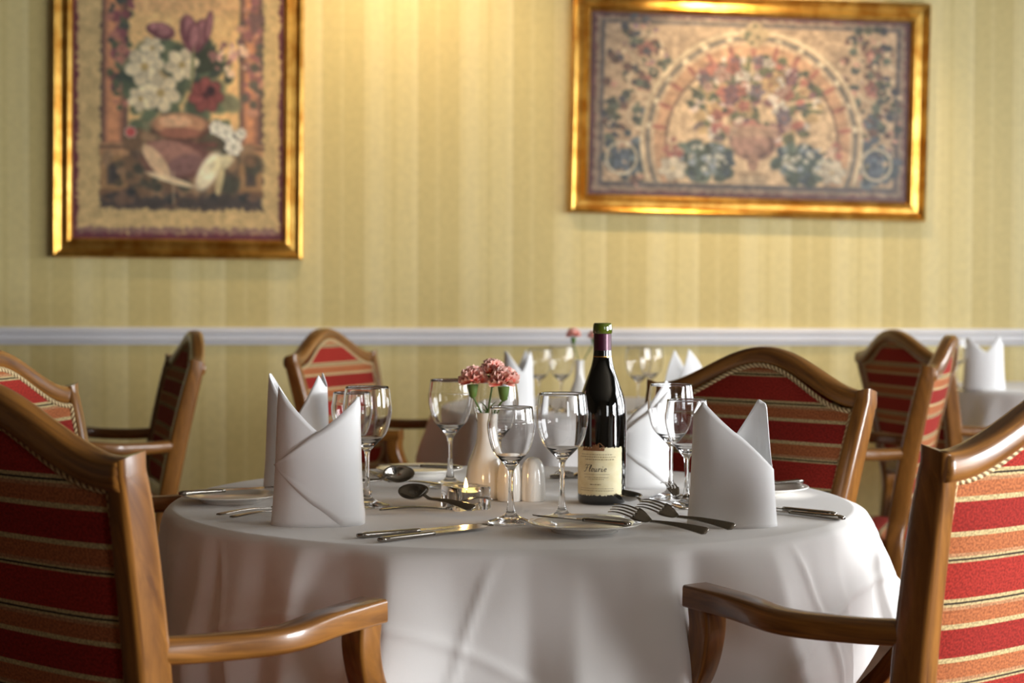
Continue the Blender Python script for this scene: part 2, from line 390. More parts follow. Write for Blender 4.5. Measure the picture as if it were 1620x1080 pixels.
def flower_print():                            # upright still life: urn of flowers between two pillars
    c = Canvas(112, 456, -110, 388, 190, 270, (196, 164, 104))
    c.rect(112, 456, -110, 388, (98, 40, 48)); c.rect(121, 446, -102, 377, (196, 164, 104), rag=4, soft=3)
    c.rect(122, 446, 368, 378, (104, 66, 74), .7, 3, 4, 5)
    c.rect(158, 419, -90, 338, (92, 74, 60), 1, 3, 5, 3)
    c.rect(200, 382, -90, 210, (234, 184, 112), 1, 8); c.rect(200, 382, -90, 20, (222, 160, 104), .5, 20)
    for x0, x1 in ((160, 200), (383, 417)):
        c.rect(x0, x1, -80, 235, (150, 98, 72), 1, 3, 2, 4); c.rect(x0 + 8, x1 - 12, -80, 230, (204, 134, 88), 1, 5)
        c.rect(x1 - 5, x1, -80, 235, (84, 66, 64), .8, 3); c.rect(x0, x0 + 3, -80, 235, (70, 58, 60), .8, 3)
        c.rect(x0 - 4, x1 + 4, 232, 252, (176, 128, 84)); c.rect(x0 - 4, x1 + 4, 236, 240, (90, 66, 56))
        c.rect(x0 - 2, x1 + 2, 252, 318, (156, 116, 72)); c.rect(x0 + 8, x1 - 8, 262, 300, (84, 70, 58)); c.rect(x0 + 13, x1 - 13, 268, 294, (60, 56, 54))
        c.rect(x0 - 4, x1 + 4, 306, 318, (120, 86, 60))
    c.scatter(70, 190, 60, 20, 120, 4, 10, [(86, 92, 66), (128, 70, 74), (176, 110, 90), (70, 74, 66)], 21)
    c.scatter(60, 400, 70, 18, 120, 4, 10, [(110, 80, 74), (150, 92, 86), (90, 84, 70), (188, 130, 100)], 22)
    c.scatter(120, 285, 150, 90, 105, 8, 20, [(74, 84, 62), (92, 104, 74), (58, 70, 58), (120, 118, 84)], 23, ok=lambda x, y: y > 70)
    c.scatter(120, 290, 265, 125, 60, 7, 18, [(86, 74, 56), (66, 66, 54), (112, 84, 60), (140, 108, 76)], 24)
    for k in range(11):                        # spiky leaves behind the red flower
        a = -150 + 13*k; c.leaf(318 + 24*math.cos(R(a)), 118 + 30*math.sin(R(a)), 26, 3.4, (56, 62, 46), a)
    for x, y, r in ((228, 108, 30), (254, 150, 30), (288, 104, 26), (240, 78, 18), (222, 160, 20)):
        c.petals(x, y, r, (226, 206, 160), 6, x, (176, 146, 84))
    c.petals(327, 152, 27, (146, 72, 66), 7, 10, (76, 40, 44), .7); c.ell(335, 145, 7, 8, (52, 34, 38))
    for x, y, rx, ry, ro in ((300, 52, 15, 30, -12), (316, 56, 13, 28, 14), (306, 60, 12, 24, 4), (330, 42, 7, 27, 10), (255, 50, 22, 13, 14), (240, 46, 10, 8, 0)):
        c.ell(x, y, rx, ry, (112, 62, 68), ro); c.ell(x + 2, y - 3, rx*.6, ry*.75, (166, 106, 104), ro)
    c.leaf(305, 110, 3, 34, (130, 128, 82), 3)
    c.scatter(26, 366, 90, 30, 30, 3, 8, [(206, 150, 130), (230, 190, 150), (150, 100, 90)], 25)
    c.ell(288, 205, 48, 22, (98, 62, 48)); c.ell(284, 200, 44, 18, (188, 132, 92)); c.ell(278, 196, 26, 9, (216, 166, 120)); c.ell(286, 214, 34, 9, (150, 92, 70))
    c.rect(232, 345, 229, 236, (110, 66, 56))
    c.ell(282, 258, 58, 32, (104, 66, 58)); c.ell(275, 250, 46, 22, (160, 110, 92), 12); c.ell(292, 266, 30, 16, (122, 84, 78), -20)
    c.ell(248, 262, 12, 34, (214, 176, 130), -38); c.leaf(270, 290, 40, 5, (222, 196, 150), 16)
    c.leaf(332, 275, 34, 15, (236, 222, 178), -62); c.leaf(352, 262, 22, 11, (214, 200, 150), -30); c.leaf(350, 290, 26, 6, (196, 176, 122), -80)
    for x, y, r in ((372, 235, 14), (360, 212, 13), (384, 214, 9), (345, 205, 12), (206, 214, 9)): c.petals(x, y, r, (238, 230, 204), 7, x, (150, 150, 120))
    c.ell(206, 214, 8, 8, (180, 70, 66)); c.rect(158, 419, 318, 336, (58, 54, 54), .8, 5, 5, 9)
    c.scatter(26, 285, 318, 125, 14, 6, 14, [(64, 58, 54), (104, 78, 62), (50, 52, 52)], 27, .4)
    c.rect(274, 277, 275, 330, (222, 196, 150), .5); c.mottle(.09, .86, 1.2); return c

def arch_print():                              # wide panel: vase of flowers beneath an arch
    c = Canvas(926, 1442, 6, 334, 300, 192, (182, 146, 106))
    c.rect(926, 1442, 6, 334, (104, 52, 50)); c.rect(936, 1432, 14, 324, (150, 122, 96), 1, 3, 3); c.rect(944, 1424, 22, 316, (92, 86, 84), 1, 3, 2)
    c.rect(950, 1418, 27, 308, (196, 160, 116), 1, 3)
    ok = lambda x, y: ((x - 1188)/178)**2 + ((y - 232)/205)**2 > 1
    for cx, sd in ((1005, 1), (1372, 2)):
        for yy in (70, 130, 190, 250):
            c.ring(cx + (10 if yy % 120 else -12), yy, 26, 24, 3.2, (216, 186, 140)); c.petals(cx + (10 if yy % 120 else -12), yy, 15, (168, 98, 82) if yy < 160 else (96, 108, 116), 6, yy, (90, 70, 64), .7)
        c.scatter(135, cx, 160, 56, 150, 3, 9, [(84, 88, 66), (70, 78, 70), (112, 80, 66), (66, 70, 78), (92, 104, 84)], 30 + sd, ok=ok)
        c.scatter(60, cx, 170, 56, 150, 2, 6, [(206, 140, 112), (222, 190, 142), (150, 110, 120)], 40 + sd, ok=ok)
        c.scatter(60, cx, 262, 58, 42, 4, 11, [(82, 96, 108), (104, 122, 130), (66, 82, 88)], 50 + sd, ok=ok)
        c.ring(cx + (-25 if cx < 1100 else 18), 266, 24, 28, 3, (206, 190, 150)); 
        for k in (-8, 0, 8): c.rect(cx + (-25 if cx < 1100 else 18) + k - 1.5, cx + (-25 if cx < 1100 else 18) + k + 1.5, 248, 286, (84, 100, 126))
    m = (((c.X - 1188)/176)**2 + ((c.Y - 232)/196)**2 < 1) & (c.Y < 308); c.put(m*1., (214, 156, 104))
    c.ring(1188, 232, 176, 197, 5, (226, 198, 146), 308); c.ring(1188, 232, 167, 187, 6, (124, 118, 100), 308); c.ring(1188, 232, 160, 178, 4, (220, 184, 134), 308)
    for k in range(13):
        a = R(188 + 13.6*k); c.ell(1188 + 150*math.cos(a), 232 + 164*math.sin(a), 4, 13, (178, 96, 74), math.degrees(a) + 90)
        c.ell(1188 + 167*math.cos(a), 232 + 187*math.sin(a), 6, 4, (232, 210, 160), math.degrees(a) + 90)
    m = (((c.X - 1188)/138)**2 + ((c.Y - 232)/150)**2 < 1) & (c.Y < 308); c.put(m*1., (230, 188, 132)); c.ring(1188, 232, 138, 150, 3, (128, 96, 72), 308)
    c.ell(1188, 40, 16, 24, (196, 166, 112)); c.scatter(14, 1188, 42, 20, 18, 3, 7, [(110, 112, 76), (214, 180, 120)], 60)
    for k in range(46):
        a = -175 + 170*k/45 + 9*math.sin(k*5); l = 60 + 34*((k*37) % 11)/11
        c.leaf(1192 + l*1.15*math.cos(R(a)), 178 + l*.95*math.sin(R(a)), 17, 3.6, ((92, 104, 58), (116, 118, 66), (74, 84, 62))[k % 3], a + 8)
    c.scatter(190, 1190, 160, 106, 86, 4, 11, [(104, 106, 66), (84, 92, 66), (150, 92, 92), (222, 204, 178), (206, 110, 84), (112, 96, 92), (200, 160, 96), (226, 196, 176)], 61)
    for k in range(34):
        g = c.rng; a = g.random()*2*PI; q = math.sqrt(g.random()); x, y = 1192 + 95*q*math.cos(a), 152 + 72*q*math.sin(a)
        c.petals(x, y, 9 + 6*g.random(), [(226, 212, 184), (190, 104, 82), (140, 92, 96), (122, 104, 112), (214, 166, 100), (206, 156, 130)][k % 6], 5, k*33, (150, 90, 70))
    c.scatter(26, 1165, 208, 40, 16, 4, 9, [(206, 120, 96), (228, 196, 160), (176, 90, 84)], 63)
    c.ell(1190, 234, 36, 30, (122, 84, 68)); c.ell(1185, 232, 30, 24, (178, 126, 100)); c.rect(1150, 1230, 200, 222, (206, 160, 118), .75, 5, 3, 7); c.ell(1190, 268, 9, 16, (168, 120, 90)); c.ell(1190, 292, 26, 8, (186, 150, 104)); c.rect(1168, 1212, 292, 306, (196, 164, 118))
    for cx in (1112, 1272):
        c.scatter(90, cx, 268, 46, 34, 5, 13, [(78, 98, 88), (96, 116, 96), (66, 82, 90), (116, 130, 126), (70, 84, 66)], 70 + cx)
        c.scatter(22, cx, 262, 40, 28, 3, 7, [(146, 160, 168), (190, 186, 160)], 71 + cx)
    for cx in (1062, 1318): c.petals(cx, 282, 22, (224, 206, 168), 6, cx, (206, 180, 130)); c.scatter(10, cx, 245, 16, 16, 4, 8, [(184, 100, 84), (222, 180, 140)], 72 + cx)
    c.mottle(.15, .72, .92); return c

def framed_picture(name, label, ox, iy, crook, make):
    """ox = outer frame in photo px (l, r, t, b); stands on the back wall"""
    l, t = wall_pt(ox[0], ox[2]); r, bt = wall_pt(ox[1], ox[3])
    w, h = r - l, t - bt; cx, cz = (l + r)/2, (t + bt)/2
    root = thing(name, label, 'picture')
    root.location = Vector((0, WALL_D, 0)) + wall_dir*cx + Vector((0, 0, cz)); root.rotation_euler = (0, crook, WALL_YAW)
    fw = .078
    prof = [(0, 0), (0, .03), (.004, .042), (.012, .046), (.020, .042), (.024, .034), (.034, .026), (.050, .028), (.056, .034), (.064, .036), (.072, .030), (fw, .022), (fw, .012)]
    b = MB(); rings = []
    for sx, sz in ((-1, -1), (1, -1), (1, 1), (-1, 1)):
        rings.append([(sx*(w/2 - d), -p - .002, sz*(h/2 - d)) for d, p in prof])
    cols = [[b.bm.verts.new(p) for p in rg] for rg in rings]
    for k in range(4):
        A, B = cols[k], cols[(k + 1) % 4]
        for j in range(len(prof) - 1): b.face((A[j], B[j], B[j+1], A[j+1]), None, False)
    b.build('frame', GOLD, root)
    b = MB(); b.box(-w/2 + .01, w/2 - .01, -.012, -.001, -h/2 + .01, h/2 - .01); b.build('backing_board', TABLEWOOD, root)
    cv = make(); ny, nx = cv.X.shape
    iw, ih = w/2 - fw + .004, h/2 - fw + .004
    b = MB(); xs = np.linspace(-iw, iw, nx); zs = np.linspace(ih, -ih, ny)
    b.grid([[(x, -.014, z) for x in xs] for z in zs])
    o = b.build('painted_canvas', PAINT, root, normals=False)
    at = o.data.color_attributes.new('paint', 'FLOAT_COLOR', 'POINT')
    v = cv.a.reshape(-1, 3)/255; v = np.where(v <= .04045, v/12.92, ((v + .055)/1.055)**2.4)
    at.data.foreach_set('color', np.concatenate([v, np.ones((len(v), 1))], 1).astype(np.float32).ravel())
    return root
framed_picture('framed_picture', 'tall gilt framed flower still life with urn, pillars and purple tulips on the wall', (84, 481, -140, 410), 0, R(.35), flower_print)
framed_picture('framed_picture', 'wide gilt framed picture of a flower vase beneath an arch on the wall', (903, 1463, -8, 346), 0, R(1.0), arch_print)

# ---------------------------------------------------------------- chairs
WT, ZP, ZCR, ZA, LA = .267, .908, .988, .684, .312
LEAN = math.tan(R(11.3))
def half_w(z): return WT - (ZP - z)*.125
def back_y(z): return -.21 - (z - .45)*LEAN - .02*math.sin(PI*min(1, max(0, (z - .45)/.5)))*-.4
def bow(u): return .010*(1 - u*u)
def crest_z(u):
    a = min(1, abs(u)/.97); return ZCR - (ZCR - ZP)*(.5 - .5*math.cos(PI*a))**.95
def make_chair():
    root = thing('armchair', 'chair', 'chair')
    # upholstered back panel
    u1 = lambda z: 1 - .030/half_w(z)
    z0 = .555; nu, nv = 40, 30
    def panel(u, v, side, inset=0):
        top = crest_z(u) - .034
        a = abs(u); rb = .07
        lo = z0 + (rb*(1 - math.sqrt(max(0, 1 - ((a - .72)/.28)**2))) if a > .72 else 0)
        z = lo + (top - lo)*v
        puff = .012*(1 - u**6)*(1 - (2*v - 1)**6)
        return Vector((u*u1(z)*half_w(z), back_y(z) - bow(u) + side*(.010 + puff), z))
    us = [math.sin(PI/2*(-1 + 2*i/nu)) for i in range(nu + 1)]; vs = [i/nv for i in range(nv + 1)]
    b = MB()
    for side in (1, -1):
        P = [[panel(u, v, side) for u in us] for v in vs]
        b.grid(P, [[(p.x, (.769 - p.z)*1.0) for p in row] for row in P])
    bmesh.ops.remove_doubles(b.bm, verts=list(b.bm.verts), dist=1e-5)
    edge = [panel(u, 0, 1) for u in us] + [panel(1, v, 1) for v in vs[1:]] + [panel(u, 1, 1) for u in us[::-1][1:]] + [panel(-1, v, 1) for v in vs[::-1][1:]]
    edge2 = [Vector((p.x, p.y - .02, p.z)) for p in edge]
    b.grid([edge, edge2], [[(p.x, .769 - p.z) for p in edge]]*2)
    b.build('backrest', FABRIC, root)
    for side in (1, -1):
        b = MB(); b.tube([Vector((p.x*.985, p.y + (side - 1)*.010 + side*.002, p.z + (.004 if p.z < .6 else -.003))) for p in edge], .0052, 6, False)
        b.build('braid_trim', BRAID, root)
    # crest rail
    b = MB(); n = 60
    path = [Vector((u*(half_w(crest_z(u)) - .010), back_y(crest_z(u)) - bow(u), crest_z(u) - .019)) for u in [(-1 + 2*i/n) for i in range(n + 1)]]
    b.sweep(path, .040, .038, (0, 0, 1), .013); b.build('crest_rail', WOOD, root)
    b = MB(); path = [Vector((u*(half_w(.53) - .01), back_y(.53) - bow(u), .535)) for u in [(-1 + i/8) for i in range(17)]]
    b.sweep(path, .034, .05, (0, 0, 1), .01); b.build('back_rail', WOOD, root)
    for s in (-1, 1):
        # rear leg running up into the back post
        P = [(s*.20, -.30, 0), (s*.205, -.245, .22), (s*.212, -.212, .42)] + [(s*(half_w(z) - .016), back_y(z), z) for z in (.5, .6, .7, .8, .87, ZP - .012)]
        P = cr_spline(P, 8)
        b = MB(); V = b.sweep(P, lambda f: .030 + .007*math.sin(PI*f), lambda f: .040 + .010*math.sin(PI*min(1, f*1.05)), (0, 1, 0), .009)
        for v in V[-1]: v.co.z += .012 + .35*s*(v.co.x - P[-1][0])      # top cut on a slant, its tip outwards
        b.build('back_post', WOOD, root, sharp=50)
        # armrest
        ys = back_y(ZA); yf = ys + LA
        P = cr_spline([(s*(half_w(ZA) - .016), ys + .018, ZA - .004), (s*(half_w(ZA) + .004), ys + .08, ZA - .007), (s*(WT + .010), ys + .16, ZA - .005), (s*(WT + .010), ys + .24, ZA + .003), (s*WT, yf + .014, ZA + .005)], 10)
        b = MB(); b.sweep(P, lambda f: .034 + .010*f, lambda f: .032 - .002*f, (0, 0, 1), lambda f: .012 - .008*f); b.build('armrest', WOOD, root, sharp=50)
        # arm support continuing into the front leg
        P = cr_spline([(s*WT, yf - .006, ZA + .004), (s*(WT - .002), yf - .006, .64), (s*(WT - .010), yf + .020, .58), (s*.245, yf + .085, .50), (s*.235, .205, .42), (s*.232, .215, .25), (s*.228, .225, 0)], 8)
        b = MB(); b.sweep(P, lambda f: .040 - .010*f, lambda f: .039 - .009*f, (0, 1, 0), .006); b.build('front_leg', WOOD, root, sharp=50)
    # seat
    b = MB(); P = []; n = 24
    def seat_pt(a, b_, top):
        x, y = a, b_
        wv = .205 + .03*(y + 1)/2
        return Vector((x*wv, .005 + y*.205, top))
    rows = []; uv = []
    for i in range(n + 1):
        rw = []; uu = []
        for j in range(n + 1):
            a, c = -1 + 2*j/n, -1 + 2*i/n
            p = seat_pt(a, c, .435 + .035*(1 - abs(a)**5)**.5*(1 - abs(c)**5)**.5); rw.append(p); uu.append((p.x, p.y))
        rows.append(rw); uv.append(uu)
    V = b.grid(rows, uv)
    rim = V[0] + [V[i][n] for i in range(1, n + 1)] + V[n][::-1][1:] + [V[i][0] for i in range(n - 1, 0, -1)]
    low = [b.bm.verts.new((v.co.x, v.co.y, .405)) for v in rim]
    for k in range(len(rim)):
        q = (k + 1) % len(rim); b.face((rim[k], rim[q], low[q], low[k]), [(rim[k].co.x, rim[k].co.y)]*4)
    b.face(low[::-1]); b.build('seat', FABRIC, root)
    b = MB(); b.box(-.205, .205, -.205, -.175, .345, .405, .004); b.box(-.222, .222, .18, .21, .345, .405, .004)
    for s in (-1, 1): b.box(s*.212 - .014, s*.212 + .014, -.18, .185, .345, .405, .004)
    b.build('seat_frame', WOOD, root)
    return root

chair = make_chair()
CH = [  # x, y, facing (degrees from straight away, towards the right), label, group
 (-.43, 2.215, 39, 'wooden armchair nearest on the left, striped back in shade, arm in front of the tablecloth', 'armchairs around the laid round table'),
 (.50, 2.335, -40, 'wooden armchair nearest on the right, brightly lit red striped back cut by the frame', 'armchairs around the laid round table'),
 (.291, 3.12, -138, 'dark armchair with wide arched back behind the right napkin and wine bottle', 'armchairs around the laid round table'),
 (-.637, 2.98, 102, 'honey coloured armchair cut by the left edge, behind the nearest left chair', 'armchairs around the laid round table'),
 (-.285, 5.08, 113, 'small armchair behind the pair of left napkins, facing the middle background table', 'armchairs in the background'),
 (1.525, 5.42, 72, 'shaded dark armchair in the right background, its back towards us, crest over the rail', 'armchairs in the background'),
 (.885, 4.66, -70, 'sunlit narrow armchair seen edge-on in front of the shaded right background chair', 'armchairs in the background'),
 (-1.215, 4.66, -109, 'armchair seen side-on in the left background, its narrow dark back before the rail', 'armchairs in the background')]
for i, (x, y, a, lb, g) in enumerate(CH): place(chair, i == 0, lb, (x, y, 0), (0, 0, -R(a)), g)

# ---------------------------------------------------------------- tables and cloths
TC = Vector((.003, 2.775, 0)); TR = .553
def table(label, c, r, top, legs=True):
    root = thing('round_table', label, 'table', c)
    b = MB(); b.lathe([(0, top - .028), (r - .006, top - .028), (r, top - .022), (r, top - .007), (r - .006, top - .002), (0, top - .002)], 96); b.build('tabletop', TABLEWOOD, root)
    b = MB(); b.lathe([(0, .08), (.05, .08), (.055, .2), (.035, .4), (.045, .6), (.09, top - .03), (0, top - .03)], 24); b.build('pedestal', TABLEWOOD, root)
    for k in range(4):
        a = R(45 + 90*k); b = MB()
        P = cr_spline([(0.03*math.cos(a), .03*math.sin(a), .16), (.14*math.cos(a), .14*math.sin(a), .11), (.28*math.cos(a), .28*math.sin(a), .02)], 6)
        b.sweep(P, .045, .04, (0, 0, 1)); b.build('foot', TABLEWOOD, root)
    return root
def cloth(label, c, r, top, folds, drop, orient, name='tablecloth', mat=None, na=540, ns=46, flare=.016, crease=True, group=None, soft=.014):
    b = MB(); rows = []
    fa = np.array([f[0] for f in folds]); fo = np.array([f[1] for f in folds])     # outward push at each angle
    ang = np.arange(na)*360/na; prof_f = np.interp(ang, fa % 360, fo, period=360)
    kw = max(1, int(round(.6*na/360))); kern = np.exp(-.5*(np.arange(-3*kw, 3*kw + 1)/kw)**2); kern /= kern.sum()
    prof_f = np.convolve(np.concatenate([prof_f[-3*kw:], prof_f, prof_f[:3*kw]]), kern, 'valid')
    flat = [0.02] + [r*(k/14) for k in range(1, 15)]
    for q in flat:
        rr = min(q, r - .001); rows.append([Vector((rr*math.sin(2*PI*k/na), -rr*math.cos(2*PI*k/na), top)) for k in range(na)])
    for i in range(1, ns + 1):
        row = []
        for k in range(na):
            ph = 360*k/na; D = drop(ph); s = D*(i/ns)**1.25
            rc = soft                                    # radius of the bend over the edge
            arc = rc*PI/2
            if s < arc: t = s/rc; rad = r + rc*math.sin(t); z = -rc*(1 - math.cos(t))
            else: rad = r + rc; z = -rc - (s - arc)
            h = max(0, s - .01); out = flare*(h/.25)
            out += 1.12*float(prof_f[k])*min(1.2, h/.17)**.55
            if crease:
                fu, fv = (rad + h)*math.sin(R(ph - orient)), -(rad + h)*math.cos(R(ph - orient))
                for ln in (-.663, -.22, .22, .663):
                    out += .0035*math.exp(-((fu - ln)/.007)**2)*min(1, h/.04) + .0035*math.exp(-((fv - ln)/.007)**2)*min(1, h/.04)
            out += .004*math.sin(R(ph)*11 + 2*h*14)*min(1, h/.1) + .003*math.sin(R(ph)*23 + 1.3)*min(1, h/.06)
            rad += out; z += .30*max(0, out)*h/.25
            row.append(Vector((rad*math.sin(R(ph)), -rad*math.cos(R(ph)), top + z)))
        rows.append(row)
    V = b.grid(rows, wrap_u=True); b.face(V[0][::-1])
    o = b.build(name, mat or CLOTH, None, c)
    so = o.modifiers.new('thickness', 'SOLIDIFY'); so.thickness = .0012; so.offset = -1
    return tag(o, label, 'tablecloth', group)

table('round dining table under the white cloth in the foreground', TC, TR - .004, TZ)
def drop_main(ph):
    d = (ph - 76 + 180) % 360 - 180            # the hem rides up on the right, beside the near chair
    return .268 - .068*math.exp(-(d/17)**4)
FOLDS = [(-90, .0), (-78, .016), (-70, .002), (-58, .012), (-51, .026), (-47.5, .004), (-41, .024), (-37.5, .004), (-31, .028), (-27, .002), (-23, .0), (-16.5, .050), (-8, .018), (2, .002), (8, .036),
         (15, .026), (21.5, .044), (25.5, .004), (38, .058), (46, .032), (54, .030), (57, .016), (66, .026), (70, .022), (78, .044), (90, .062), (100, .04), (110, .0), (125, .05), (140, .01), (158, .04), (175, .0), (190, .05), (205, .01), (222, .045), (240, .005), (256, .04)]
cloth('white tablecloth hanging in folds over the foreground table', TC, TR, TZ, FOLDS, drop_main, -25)

# middle background table
T2 = Vector((.27, 5.18, 0)); T2R = .50; rnd = random.Random(5)
table('round table under a white cloth in the middle background', T2, T2R - .004, TZ)
F2 = [(k*15 + rnd.uniform(-4, 4), rnd.uniform(.02, .05)*(k % 2)) for k in range(24)]
cloth('white tablecloth over the middle background table, glimpsed behind the stemware', T2, T2R, TZ, F2, lambda p: .26 + .06*(abs((p - 20 + 45) % 90 - 45)/45)**2, 20, na=240, ns=20)
T3 = Vector((2.06, 6.42, 0)); T3R = .42
table('round table with hanging cloth at the right edge of the background', T3, T3R - .004, TZ)
cloth('tablecloth over the background table at the right edge, its front in shade', T3, T3R, TZ, [(k*18 + 10, .03*(k % 2)) for k in range(20)], lambda p: .30, 20, na=240, ns=20)

# ---------------------------------------------------------------- napkins
def napkin(label, base, rz, a, d, front, back, flap=None, group=None, taper=.20):
    """front / back: (x, height) along the top edge, x from -1 (left) to 1 (right)"""
    b = MB(); nc, nr = 96, 18; rows = []
    Hs = []
    for k in range(nc):
        ph = 2*PI*k/nc; x = math.cos(ph); L = back if math.sin(ph) > 1e-6 else front
        Hs.append(float(np.interp(x, [p[0] for p in L], [p[1] for p in L])))
    def pt(ph, h, off=0):
        v = h/.2; sc = 1.14 - taper*v - .02*math.sin(v*5)
        x, y = math.cos(ph), math.sin(ph)
        ex = (abs(x)**.9)*(1 if x > 0 else -1); ey = (abs(y)**.9)*(1 if y > 0 else -1)
        return Vector((ex*(a*sc + off), ey*(d*(1.15 - .5*v*v) + off), h))
    for i in range(nr + 1):
        rows.append([pt(2*PI*k/nc, Hs[k]*i/nr) for k in range(nc)])
    b.grid(rows, wrap_u=True)
    if flap:                                   # the tucked fold lying over the front
        hl, xb_, top = flap; rows = []
        for i in range(13):
            row = []
            for k in range(31):
                x = -1 + 2*k/30; ph = 2*PI - math.acos(max(-1, min(1, x)))
                hi = hl + (top - hl)*(x + 1)/2; lo = max(0.0005, hl*(1 - (x + 1)/(xb_ + 1)))
                row.append(pt(ph, lo + (hi - lo)*i/12, .0006 + .0016*(i/12)**.5 + .0010*(i in (1, 11))))
            rows.append(row)
        b.grid(rows)
    o = b.build('napkin', NAPKIN, None, base, rz, normals=False)
    so = o.modifiers.new('thickness', 'SOLIDIFY'); so.thickness = .0016; so.offset = 0
    return tag(o, label, 'napkin', group)
G = 'folded napkins on the laid table'
napkin('white napkin standing nearest on the left, tucked flap across its front', on_z(503, 828), R(4), .060, .038, [(-1, .203), (.05, .137), (1, .188)], [(-1, .203), (0, .12), (1, .188)], flap=(.088, .5, .188), group=G)
napkin('white napkin half hidden behind the nearest left napkin', on_z(471, 776), R(-8), .052, .036, [(-1, .203), (.1, .13), (.8, .202), (1, .18)], [(-1, .203), (.1, .11), (.8, .205), (1, .18)], group=G)
napkin('white napkin standing nearest on the right, diagonal edge down to its right side', on_z(1158, 830), R(3), .058, .038, [(-1, .165), (-.82, .184), (1, .082)], [(-1, .165), (-.82, .184), (-.05, .11), (.72, .186), (.92, .178), (1, .082)], group=G)
napkin('white napkin leaning between the wine bottle and the right glasses', on_z(1016, 770), R(-6), .046, .034, [(-1, .098), (.9, .19), (1, .185)], [(-1, .098), (.2, .14), (.9, .19), (1, .185)], flap=(.082, .95, .175), group=G)

# ---------------------------------------------------------------- stemware
def smooth_prof(P, n=5): return [tuple(p) for p in cr_spline([(a, b_, 0) for a, b_ in P], n)]
def glass_mesh(H, D, foot):
    r = D/2; zb = H*.475
    outer = [(foot, .0015), (foot*.985, .003), (foot*.7, .006), (foot*.3, .012), (.0058, .022), (.0040, .04), (.0036, zb*.6), (.0042, zb*.9), (.007, zb), (r*.42, zb + .010)]
    bowl = [(r*.42, zb + .010), (r*.78, zb + .026), (r*.965, zb + .05), (r, zb + .066), (r*.96, H - .018), (r*.90, H - .001)]
    o = [p[:2] for p in smooth_prof(outer, 4)][:-1] + [p[:2] for p in smooth_prof(bowl, 7)]
    t = .0011
    inner = [(r*.90 - .0004, H), (r*.90 - t, H - .001)] + [(max(0, p[0] - t), p[1] + (t if p[0] < r*.6 else 0)) for p in smooth_prof(bowl, 7)[::-1][1:-2]]
    inner += [(r*.22, zb + .0075), (0, zb + .0055)]
    prof = [(0, 0.0006), (foot*.5, .0003), (foot*.93, 0), (foot, .0007)] + o + inner
    b = MB(); b.lathe(prof, 56); return b
def make_glass(H, D, foot, nm):
    root = glass_mesh(H, D, foot).build(nm, GLASS); root['category'] = 'glass'; return root
big = make_glass(.192, .0785, .036, 'wine_glass'); small = make_glass(.173, .0715, .034, 'wine_glass')
def glass_at(px, py): p = on_z(px, py); return (p.x, p.y, TZ + .0004)
BIG = [((889, 823), 'large wine glass right in front of the wine bottle'),
       ((581, 801), 'large wine glass just right of the nearest left napkin'),
       ((784, 779), 'large wine glass mostly hidden behind the carnations'),
       ((1061, 789), 'large wine glass in front of the napkin beside the bottle, left of its pair')]
SMALL = [((808, 827), 'smaller wine glass at the front, left of the one touching the bottle'),
         ((557, 780), 'smaller wine glass peeping from behind the nearest left napkin'),
         ((712, 770), 'wine glass standing alone left of the white bud vase'),
         ((1086, 802), 'smaller wine glass tucked against the nearest right napkin')]
for i, (p, lb) in enumerate(BIG): place(big, i == 0, lb, glass_at(*p), group='wine glasses on the laid table')
for i, (p, lb) in enumerate(SMALL):
    g = place(small, i == 0, lb, glass_at(*p), group='wine glasses on the laid table')
    if i == 2: g.scale = (1.1, 1.1, 1.1)

# ---------------------------------------------------------------- wine bottle
BP = on_z(952, 795); BR_ = .0397
bt = thing('wine_bottle', 'dark red wine bottle with cream label and maroon neck foil', 'bottle', (BP.x, BP.y, TZ), R(-4))
prof = [(0, .004), (.03, .001), (.036, 0), (.0385, .003), (BR_, .008), (BR_, .10), (BR_, .135), (.0392, .15), (.036, .172), (.0285, .196), (.0205, .218), (.0165, .234), (.0148, .25), (.0143, .268), (.0143, .279)]
b = MB(); b.lathe(prof[:6] + [p[:2] for p in smooth_prof(prof[6:], 4)] + [(0, .279)], 72); b.build('bottle_body', BOTTLE, bt)
b = MB(); b.lathe([(.0146, .2375), (.0152, .2385), (.01475, .252), (.0146, .276), (.0146, .2775), (0, .2775)], 48); cp = b.build('neck_foil', CAPSULE, bt); cp['label'] = 'maroon foil around the neck'
b = MB(); b.lathe([(.01555, .2380), (.0158, .2395), (.0155, .241)], 48); b.build('foil_band', GOLDFOIL, cp)
b = MB(); b.lathe([(.0142, .2765), (.0156, .279), (.0160, .283), (.0158, .288), (.0152, .2925), (.0138, .2945), (.0092, .2945), (.0088, .288), (0, .288)], 48); l_ = b.build('bottle_mouth', BOTTLELIP, bt); l_['label'] = 'olive green bottle mouth'
LA0, LA1, LZ0, LZ1 = -76, 54, .0165, .094     # label's extent round the bottle (degrees from the front) and up it
def on_bottle(a, z, off=.0): 
    q = R(a); return Vector(((BR_ + off)*math.sin(q), -(BR_ + off)*math.cos(q), z))
b = MB(); nA, nZ = 80, 30; rg = random.Random(4); rows = []
jt = [rg.uniform(-.0012, .0012) for _ in range(nA + 1)]; jb = [rg.uniform(-.0014, .0014) for _ in range(nA + 1)]
for i in range(nZ + 1):
    jl, jr = rg.uniform(-1, 1), rg.uniform(-1.2, 1.2)
    rows.append([on_bottle(LA0 + jl*(k == 0) + jr*(k == nA) + (LA1 - LA0)*k/nA, LZ0 + jb[k]*(i == 0) + jt[k]*(i == nZ) + (LZ1 - LZ0)*i/nZ, .0004) for k in range(nA + 1)])
